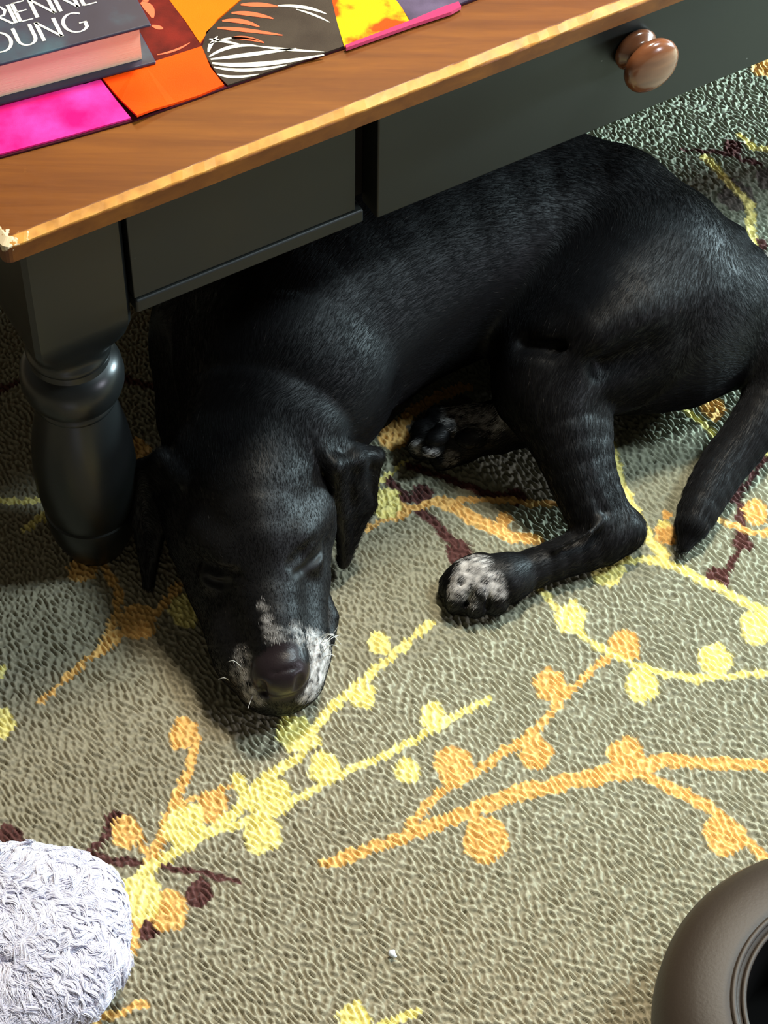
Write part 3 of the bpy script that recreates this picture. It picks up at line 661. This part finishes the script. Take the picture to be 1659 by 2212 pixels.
# closed eyes: bulge of the lid, then the slit
ell(at(468, 1242, .078), HA, (.0135, .012, .012), .008); ell(at(664, 1206, .080), HA, (.0125, .0135, .012), .008)
for pts in ([(444, 1250), (458, 1258), (478, 1262), (498, 1260)], [(640, 1240), (655, 1232), (676, 1216), (697, 1192)]):
    P_ = [surf(*p_) for p_ in pts]
    for a_, b_ in zip(P_[:-1], P_[1:]): cap(a_ + HU * .0006, b_ + HU * .0006, .0027, .0027, .0025, 'sub'); EYES.append((a_, b_))
for pts in ([(450, 1226), (478, 1234), (508, 1240)], [(632, 1222), (655, 1200), (680, 1172)]):
    P_ = [surf(*p_) for p_ in pts]
    for a_, b_ in zip(P_[:-1], P_[1:]): cap(a_ + HU * .002, b_ + HU * .002, .0025, .0025, .007, 'sub')
# ears
k_ = 0.006
eA, eB, eC, eD, eE, eF = at(672, 950, .130), at(812, 985, .100), at(742, 1216, .016), at(722, 1008, .122), at(737, 1110, .070), at(798, 1090, .058)
chain([(703, 985, .125, .004), (716, 1050, .10, .005), (720, 1130, .06, .005)], .010, 'sub')
tri(eA, eB, eD, .0040, k_); tri(eD, eB, eF, .0034, k_); tri(eD, eF, eE, .0034, k_); tri(eE, eF, eC, .0034, k_)
cap(eA, eD, .009, .0055, .008); cap(eD, eE, .0055, .0045, .006); cap(eE, eC, .0045, .0032, .006); cap(eA, eB, .0070, .0055, .007); cap(eB, eF, .0048, .004, .005); cap(eF, eC, .004, .003, .005)
m_ = (eB * .55 + eD * .45) + np.array([0, 0, .003]); cap(m_, (eF * .4 + eE * .6) + np.array([0, 0, .002]), .0050, .0035, .008)
lA, lT, lO, lC, lI, lJ = at(400, 1035, .115), at(350, 988, .118), at(305, 1010, .100), at(321, 1262, .014), at(350, 1120, .058), at(296, 1120, .055)
tri(lA, lT, lO, .0040, k_); tri(lA, lO, lI, .0038, k_); tri(lO, lI, lJ, .0036, k_); tri(lJ, lI, lC, .0034, k_)
cap(lA, lT, .0065, .0055, .007); cap(lT, lI, .0045, .004, .006); cap(lT, lO, .0055, .0045, .006); cap(lI, lC, .004, .003, .005); cap(lO, lJ, .004, .004, .005); cap(lJ, lC, .004, .003, .005)
# resting on the pile: flatten at the rug
D = np.maximum(D, -(ax_[2] + 0.0008)[None, None, :].astype(np.float32))

def surface_nets(D, lo, res):
    s = D < 0; nx, ny, nz = D.shape
    cnt = np.zeros((nx - 1, ny - 1, nz - 1), np.int8)
    for i in (0, 1):
        for j in (0, 1):
            for k in (0, 1): cnt += s[i:nx - 1 + i, j:ny - 1 + j, k:nz - 1 + k]
    act = (cnt > 0) & (cnt < 8); idx = np.full(act.shape, -1, np.int32); co = np.argwhere(act); idx[act] = np.arange(len(co))
    acc = np.zeros((len(co), 3)); n = np.zeros(len(co)); off = [(i, j, k) for i in (0, 1) for j in (0, 1) for k in (0, 1)]
    val = {o: D[co[:, 0] + o[0], co[:, 1] + o[1], co[:, 2] + o[2]].astype(float) for o in off}
    for a in off:
        for d in range(3):
            if a[d] == 0:
                b = list(a); b[d] = 1; b = tuple(b); va, vb = val[a], val[b]; m = (va < 0) != (vb < 0)
                t = np.where(m, va / np.where(m, va - vb, 1), 0); p = np.array(a, float)[None].repeat(len(co), 0); p[:, d] = t
                acc += p * m[:, None]; n += m
    V = lo + (co + acc / n[:, None]) * res
    Q = []
    e = np.argwhere(s[:-1, 1:-1, 1:-1] != s[1:, 1:-1, 1:-1]); i, j, k = e[:, 0], e[:, 1] + 1, e[:, 2] + 1
    q = np.stack([idx[i, j - 1, k - 1], idx[i, j, k - 1], idx[i, j, k], idx[i, j - 1, k]], 1); f = s[i, j, k]; q[~f] = q[~f][:, ::-1]; Q.append(q)
    e = np.argwhere(s[1:-1, :-1, 1:-1] != s[1:-1, 1:, 1:-1]); i, j, k = e[:, 0] + 1, e[:, 1], e[:, 2] + 1
    q = np.stack([idx[i - 1, j, k - 1], idx[i - 1, j, k], idx[i, j, k], idx[i, j, k - 1]], 1); f = s[i, j, k]; q[~f] = q[~f][:, ::-1]; Q.append(q)
    e = np.argwhere(s[1:-1, 1:-1, :-1] != s[1:-1, 1:-1, 1:]); i, j, k = e[:, 0] + 1, e[:, 1] + 1, e[:, 2]
    q = np.stack([idx[i - 1, j - 1, k], idx[i, j - 1, k], idx[i, j, k], idx[i - 1, j, k]], 1); f = s[i, j, k]; q[~f] = q[~f][:, ::-1]; Q.append(q)
    Q = np.concatenate(Q)
    return V, Q
DV, DQ = surface_nets(D, lo_, RES)
print('dog verts', len(DV), 'bounds', DV.min(0), DV.max(0), lo_, hi_)
# light smoothing
for _ in range(2):
    acc = np.zeros_like(DV); n = np.zeros(len(DV))
    for a, b_ in ((0, 1), (1, 2), (2, 3), (3, 0)):
        np.add.at(acc, DQ[:, a], DV[DQ[:, b_]]); np.add.at(n, DQ[:, a], 1)
    DV = DV * 0.4 + 0.6 * acc / n[:, None]
FNs = np.cross(DV[DQ[:, 2]] - DV[DQ[:, 0]], DV[DQ[:, 3]] - DV[DQ[:, 1]])
VN = np.zeros_like(DV)
for a in range(4): np.add.at(VN, DQ[:, a], FNs)
VN /= np.linalg.norm(VN, axis=1)[:, None] + 1e-12
def near(pts, c_, r0, r1): return np.clip((r1 - np.linalg.norm(pts - c_, axis=1)) / (r1 - r0), 0, 1)
WP = [(696, 1410, .008, .018, 1.0), (690, 1450, .008, .017, 1.0), (672, 1492, .006, .015, .85), (680, 1385, .004, .013, .7), (648, 1372, .003, .014, .35),
      (528, 1420, .002, .012, .4), (524, 1455, .003, .013, .6), (545, 1500, .004, .013, .6), (568, 1310, .002, .006, .4), (578, 1345, .002, .008, .45), (590, 1372, .002, .010, .4), (610, 1385, .002, .009, .25),
      (1020, 1225, .010, .019, 1.0), (1000, 1250, .008, .016, .95), (985, 1268, .006, .012, .8), (1062, 1262, .006, .013, .9), (1010, 1278, .003, .010, .6), (1036, 1240, .004, .012, .7), (978, 1285, .002, .008, .5), (1022, 1300, .002, .007, .45), (1085, 1280, .002, .008, .6), (1045, 1215, .003, .009, .6),
      (1000, 890, .012, .024, .45), (1060, 905, .008, .018, .5), (930, 985, .004, .010, .6), (900, 965, .003, .008, .6), (975, 990, .003, .009, .5)]
WPS = {w_[:2]: surf(*w_[:2]) for w_ in WP}
def white_amount(p):
    w = np.zeros(len(p))
    def add(c_, r0, r1, s_): np.maximum(w, near(p, c_, r0, r1) * s_, out=w)
    for (u, v, r0, r1, k) in WP: add(WPS[(u, v)], r0, r1, k)
    return w
def noise3(p, f, seed):
    r_ = np.random.default_rng(seed); o = 0
    for _ in range(10): d_ = r_.normal(size=3); d_ *= f / np.linalg.norm(d_) * r_.uniform(.6, 1.4); o = o + np.sin(p @ d_ + r_.uniform(0, 6.28))
    return o / 3
wa = white_amount(DV); nose = np.maximum(near(DV, NOSE, .0222, .0240), near(DV, NOSE2, .0165, .0185)); wa *= (1 - nose)
blk = np.array(srgb(10, 9, 10)); wht = np.array(srgb(205, 200, 196))
ww = np.clip(wa * (0.6 + 0.5 * noise3(DV, 900, 1)), 0, 1)[:, None]
DC = blk * (1 - ww) + wht * ww
DC = DC * (1 - nose[:, None]) + np.array(srgb(34, 27, 29)) * nose[:, None]
def dog_nodes(nt, b):
    a = N(nt, 'ShaderNodeVertexColor', layer_name='col'); nt.links.new(a.outputs[0], b.inputs['Base Color'])
    at_ = N(nt, 'ShaderNodeAttribute', attribute_name='nose'); mr = N(nt, 'ShaderNodeMapRange'); mr.inputs['To Min'].default_value = 0.52; mr.inputs['To Max'].default_value = 0.32
    nt.links.new(at_.outputs['Fac'], mr.inputs[0]); nt.links.new(mr.outputs[0], b.inputs['Roughness'])
    bump(nt, b, 700, 0.25, 0.0006, detail=3)
dog = mesh_np('dog', DV, DQ, mat('black_dog_coat', blk, 0.5, 0.22, build=dog_nodes, sheen=0.0), None, True, DC, {'nose': nose})
tag(dog, 'black short-haired dog with grey muzzle and white toes asleep half under the table', 'dog')

# coat: short hairs lying along the body
def hair_object(name, roots, tips_fn, rad, cols, m, parent, npts=4):
    n = len(roots); hc = bpy.data.hair_curves.new(name); hc.add_curves([npts] * n)
    P = tips_fn(np.linspace(0, 1, npts))           # (n, npts, 3)
    hc.points.foreach_set('position', P.astype(np.float32).ravel())
    ra = hc.attributes.get('radius') or hc.attributes.new('radius', 'FLOAT', 'POINT')
    ra.data.foreach_set('value', (np.linspace(1, .25, npts)[None] * np.broadcast_to(rad, (n,))[:, None]).astype(np.float32).ravel())
    ca = hc.attributes.new('hcol', 'FLOAT_COLOR', 'CURVE'); ca.data.foreach_set('color', np.hstack([cols, np.ones((n, 1))]).astype(np.float32).ravel())
    hc.materials.append(m); o = bpy.data.objects.new(name, hc); COL.objects.link(o); o.parent = parent; o['kind'] = 'stuff'
    return o
def sample_mesh(V, Q, n, seed, wfn=None):
    r_ = np.random.default_rng(seed); a = np.linalg.norm(np.cross(V[Q[:, 2]] - V[Q[:, 0]], V[Q[:, 3]] - V[Q[:, 1]]), axis=1)
    if wfn is not None: a = a * wfn
    f = r_.choice(len(Q), n, p=a / a.sum()); u, v = r_.random((2, n, 1))
    return f, V[Q[f, 0]] * (1 - u) * (1 - v) + V[Q[f, 1]] * u * (1 - v) + V[Q[f, 2]] * u * v + V[Q[f, 3]] * (1 - u) * v
fc = DV[DQ].mean(1); toc = CAM - fc; fn = VN[DQ].mean(1)
vis = ((fn * toc).sum(1) > -0.25 * np.linalg.norm(toc, axis=1)) & (fc[:, 2] > 0.002)
nearnose = 1 - np.maximum(near(fc, NOSE, .0226, .0240), near(fc, NOSE2, .0170, .0185))
fi, HR = sample_mesh(DV, DQ, 230000, 11, vis * nearnose)
HN = VN[DQ[fi]].mean(1)
flow = np.zeros_like(HR); wsum = np.zeros(len(HR))
for (a, b_, ra, rb) in prims:
    d = b_ - a; L2 = d @ d; t = np.clip(((HR - a) @ d) / L2, 0, 1); dist = np.abs(np.linalg.norm(HR - a - t[:, None] * d, axis=1) - (ra + (rb - ra) * t))
    w = np.exp(-dist / 0.014); dn = d / math.sqrt(L2)
    flow += w[:, None] * dn; wsum += w
headm = near(HR, at(560, 1150, .08), .085, .11)
flow = flow / (wsum[:, None] + 1e-9)
flow = flow * (1 - headm[:, None]) + (-HF)[None] * headm[:, None]
flow -= HN * (flow * HN).sum(1)[:, None]; flow /= np.linalg.norm(flow, axis=1)[:, None] + 1e-9
hr = np.random.default_rng(12)
flow += hr.normal(size=flow.shape) * 0.13; flow -= HN * (flow * HN).sum(1)[:, None]; flow /= np.linalg.norm(flow, axis=1)[:, None] + 1e-9
wh = white_amount(HR)
faceL = near(HR, at(575, 1320, .07), .09, .12)
HL = (0.0062 * (1 - faceL) + 0.0026 * faceL) * hr.uniform(.6, 1.2, len(HR)) * (1 + 0.3 * near(HR, at(560, 1080, .02), 0, .02))
tailm = near(HR, at(1540, 1040, .02), .07, .10); pawm = np.maximum(near(HR, at(1035, 1260, .02), .03, .04), near(HR, at(980, 940, .02), .04, .05)); 
for a_, b_ in EYES:
    d_ = b_ - a_; t_ = np.clip(((HR - a_) @ d_) / (d_ @ d_), 0, 1); HL = HL * np.clip((np.linalg.norm(HR - a_ - t_[:, None] * d_, axis=1) - .0030) / .006, 0.12, 1)
HL = HL * (1 + 0.7 * tailm) * (1 - 0.45 * pawm)
pick = hr.random(len(HR)) < np.clip(wh * 1.05, 0, 1)
hc_ = np.where(pick[:, None], wht * hr.uniform(.6, 1.1, (len(HR), 1)), blk * hr.uniform(.5, 1.6, (len(HR), 1)))
stray = (~pick) & (hr.random(len(HR)) < 0.004); hc_[stray] = np.array(srgb(78, 72, 68))
def dog_hair(t):
    t = t[None, :, None]; L_ = HL[:, None, None]
    return HR[:, None] + L_ * (flow[:, None] * t + HN[:, None] * (0.22 * t - 0.18 * t * t))
def hair_nodes(nt, b):
    a = N(nt, 'ShaderNodeAttribute', attribute_name='hcol'); nt.links.new(a.outputs['Color'], b.inputs['Base Color'])
dhm = mat('dog_hair', blk, 0.46, 0.10, build=hair_nodes)
hair_object('fur', HR, dog_hair, 0.00010, hc_, dhm, dog)
# whiskers
wr, wt = [], []
for (u0, v0, z0, u1, v1, z1, bow) in [(688, 1388, .040, 722, 1352, .05, -.004), (692, 1392, .036, 722, 1378, .05, .006), (694, 1405, .032, 724, 1372, .03, .003), (696, 1412, .03, 720, 1396, .035, .004), (696, 1425, .026, 716, 1418, .03, .003), (500, 1475, .03, 478, 1468, .03, .003), (548, 1500, .02, 542, 1530, .01, .001), (520, 1440, .04, 498, 1430, .05, .003), (690, 1378, .042, 728, 1392, .055, .006)]:
    wr.append(surf(u0, v0)); wt.append((at(u1 + (9 if u1 > 600 else -6), v1, wr[-1][2] + .004), bow))
wr = np.array(wr)
def whisk(t): return np.array([[a + (b_[0] - a) * s_ + np.array([0, 0, 1]) * b_[1] * math.sin(math.pi * s_) * 1.5 for s_ in t] for a, b_ in zip(wr, wt)])
wk = hair_object('whiskers', wr, whisk, 0.00036, np.tile(np.array([[.8, .8, .78]]), (len(wr), 1)), mat('whisker', (.8, .8, .78), .4, build=hair_nodes), dog, 8)
wk['label'] = 'pale whiskers'

# ---------------------------------------------------------------- fluffy white cushion, bottom left
def blob_mesh(name, c_, rx, ry, rz, m, parent=None, ex=2.3, nu=96, nv=48, rot=0.0, lump=0.0, zmin=None):
    V = []
    for i in range(nv + 1):
        ph = -math.pi / 2 + math.pi * i / nv
        for j in range(nu):
            th = 2 * math.pi * j / nu
            f_ = lambda w: math.copysign(abs(w) ** (2 / ex), w)
            x, y, z = f_(math.cos(ph)) * f_(math.cos(th)), f_(math.cos(ph)) * f_(math.sin(th)), f_(math.sin(ph))
            s_ = 1 + lump * (math.sin(3 * th + 1) * .5 + math.sin(5 * th + 2 * ph) * .5) * math.cos(ph)
            x, y, z = x * rx * s_, y * ry * s_, z * rz
            q = [c_[0] + x * math.cos(rot) - y * math.sin(rot), c_[1] + x * math.sin(rot) + y * math.cos(rot), c_[2] + z]
            if zmin is not None: q[2] = max(q[2], zmin)
            V.append(q)
    Q = [(i * nu + j, i * nu + (j + 1) % nu, (i + 1) * nu + (j + 1) % nu, (i + 1) * nu + j) for i in range(nv) for j in range(nu)]
    return mesh_np(name, V, Q, m, parent), np.array(V), np.array(Q)
flw = mat('white_fleece', srgb(232, 230, 240), 0.9, 0.2, sheen=0.4)
cc = at(30, 2045, .034)
cushion, FVs, FQs = blob_mesh('fluffy_cushion', cc, .078, .073, .033, flw, None, 2.1, rot=.5, lump=.05)
tag(cushion, 'white shaggy fleece cushion lying on the rug in the bottom left corner', 'cushion')
FN_ = np.cross(FVs[FQs[:, 2]] - FVs[FQs[:, 0]], FVs[FQs[:, 3]] - FVs[FQs[:, 1]]); FN_ /= np.linalg.norm(FN_, axis=1)[:, None] + 1e-9
f_, FR = sample_mesh(FVs, FQs, 60000, 13, (FN_[:, 2] > -0.3).astype(float)); fnn = FN_[f_]
cl = noise3(FR, 160, 5)[:, None] * np.array([[1., .3, 0]]) + noise3(FR, 140, 6)[:, None] * np.array([[-.3, 1., 0]]) + noise3(FR, 420, 16)[:, None] * np.array([[.5, -.6, .2]])
fd = cl * 0.9 + np.random.default_rng(2).normal(size=FR.shape) * 0.14 + np.array([0.35, -0.25, 0]); fd -= fnn * (fd * fnn).sum(1)[:, None]; fd /= np.linalg.norm(fd, axis=1)[:, None] + 1e-9
fl_ = np.random.default_rng(3).uniform(.010, .020, len(FR))
ncl = 2600; ci = np.random.default_rng(8).choice(len(FR), ncl, replace=False); CR, CD = FR[ci], fd[ci]; own = np.zeros(len(FR), int)
for a in range(0, len(FR), 2000): own[a:a + 2000] = ((FR[a:a + 2000, None] - CR[None]) ** 2).sum(-1).argmin(1)
CL_ = np.random.default_rng(9).uniform(.011, .021, ncl)
def fleece(t):
    t = t[None, :, None]; L_ = fl_[:, None, None]; side = np.cross(CD, fnn[ci]); ph_ = np.random.default_rng(10).uniform(0, 6.28, (ncl, 1, 1))
    mine = FR[:, None] + L_ * (fd[:, None] * (0.95 * t) + fnn[:, None] * (1.0 * t - 0.75 * t * t))
    lock = CR[:, None] + CL_[:, None, None] * (CD[:, None] * (0.9 * t) + fnn[ci][:, None] * (1.05 * t - 0.85 * t * t) + side[:, None] * 0.22 * np.sin(5 * t + ph_))
    w = 0.85 * t ** 0.8
    return mine * (1 - w) + (lock[own] + (FR - CR[own])[:, None] * (1 - t) * 0.5) * w
fcol = np.tile(np.array([srgb(232, 229, 241)]), (len(FR), 1)) * np.random.default_rng(4).uniform(.85, 1.0, (len(FR), 1))
hair_object('shaggy_pile', FR, fleece, 0.00042, fcol, mat('fleece_strand', (.85, .85, .9), .7, 0.2, build=hair_nodes), cushion, 6)

# ---------------------------------------------------------------- brown leather tub, bottom right
def leather(nt, b):
    bump(nt, b, 420, 0.25, 0.0005)
lth = mat('brown_leather', srgb(50, 41, 33), 0.5, 0.35, build=leather)
blkin = mat('dark_lining', srgb(14, 12, 11), 0.9, 0.1)
tub = thing('leather_basket', 'round dark brown leather basket with a stitched rim in the bottom right corner', 'basket')
tc_ = at(1850, 2215, .075); R_ = .150
def lathe(name, prof_, c_, m, parent, seg=96):
    V = [(c_[0] + r * math.cos(2 * math.pi * j / seg), c_[1] + r * math.sin(2 * math.pi * j / seg), z) for r, z in [(a_, b_ * 0.6) for a_, b_ in prof_] for j in range(seg)]
    Q = [(i * seg + j, i * seg + (j + 1) % seg, (i + 1) * seg + (j + 1) % seg, (i + 1) * seg + j) for i in range(len(prof_) - 1) for j in range(seg)]
    return mesh_np(name, V, Q, m, parent)
lathe('wall', [(.0, .002), (.10, .002), (.118, .006), (.128, .03), (.134, .07), (.137, .10), (.136, .125), (.131, .143), (.122, .156), (.110, .163), (.094, .167), (.082, .166), (.0795, .160), (.079, .10), (.078, .02), (.0, .012)], tc_, lth, tub)
def torus(name, R__, z, r, m, parent): lathe(name, [(R__ + r * math.cos(a), z + r * math.sin(a)) for a in np.linspace(0, 2 * math.pi, 11)], tc_, m, parent)
torus('piping', .086, .1680, .0022, lth, tub); torus('piping', .079, .166, .0018, lth, tub)
lathe('lining', [(.078, .166), (.0775, .10), (.077, .021), (.0, .013)], tc_, blkin, tub)

# ---------------------------------------------------------------- small litter on the rug
def bit(name, pts, r, m, label, cat):
    P = [at(u, v, z) for u, v, z in pts]; V = []; S_ = 8
    for i, p_ in enumerate(P):
        d = P[min(i + 1, len(P) - 1)] - P[max(i - 1, 0)]; d /= np.linalg.norm(d); s_ = np.cross(d, [0, 0, 1]); s_ /= np.linalg.norm(s_); t_ = np.cross(s_, d)
        rr = r * (1 if 0 < i < len(P) - 1 else .35) * (1 + .25 * math.sin(i * 2.3))
        V += [p_ + rr * (s_ * math.cos(a) + t_ * math.sin(a)) for a in np.arange(S_) * 2 * math.pi / S_]
    Fs = [(i * S_ + j, i * S_ + (j + 1) % S_, (i + 1) * S_ + (j + 1) % S_, (i + 1) * S_ + j) for i in range(len(P) - 1) for j in range(S_)] + [tuple(range(S_))[::-1], tuple(range((len(P) - 1) * S_, len(P) * S_))]
    return tag(mesh_py(name, V, Fs, m, None, True), label, cat)
bit('lint', [(842, 2054, .0015), (846, 2058, .002), (850, 2063, .002), (856, 2068, .0015)], .0026, mat('lint', srgb(230, 235, 245), .9), 'tiny white ball of lint on bare green rug near the bottom centre', 'lint')
bit('straw', [(1456, 2055, .0014), (1475, 2057, .002), (1500, 2060, .002), (1535, 2063, .0016)], .0016, mat('straw', srgb(232, 224, 178), .7), 'pale straw bit lying on the rug beside the brown leather basket', 'straw')
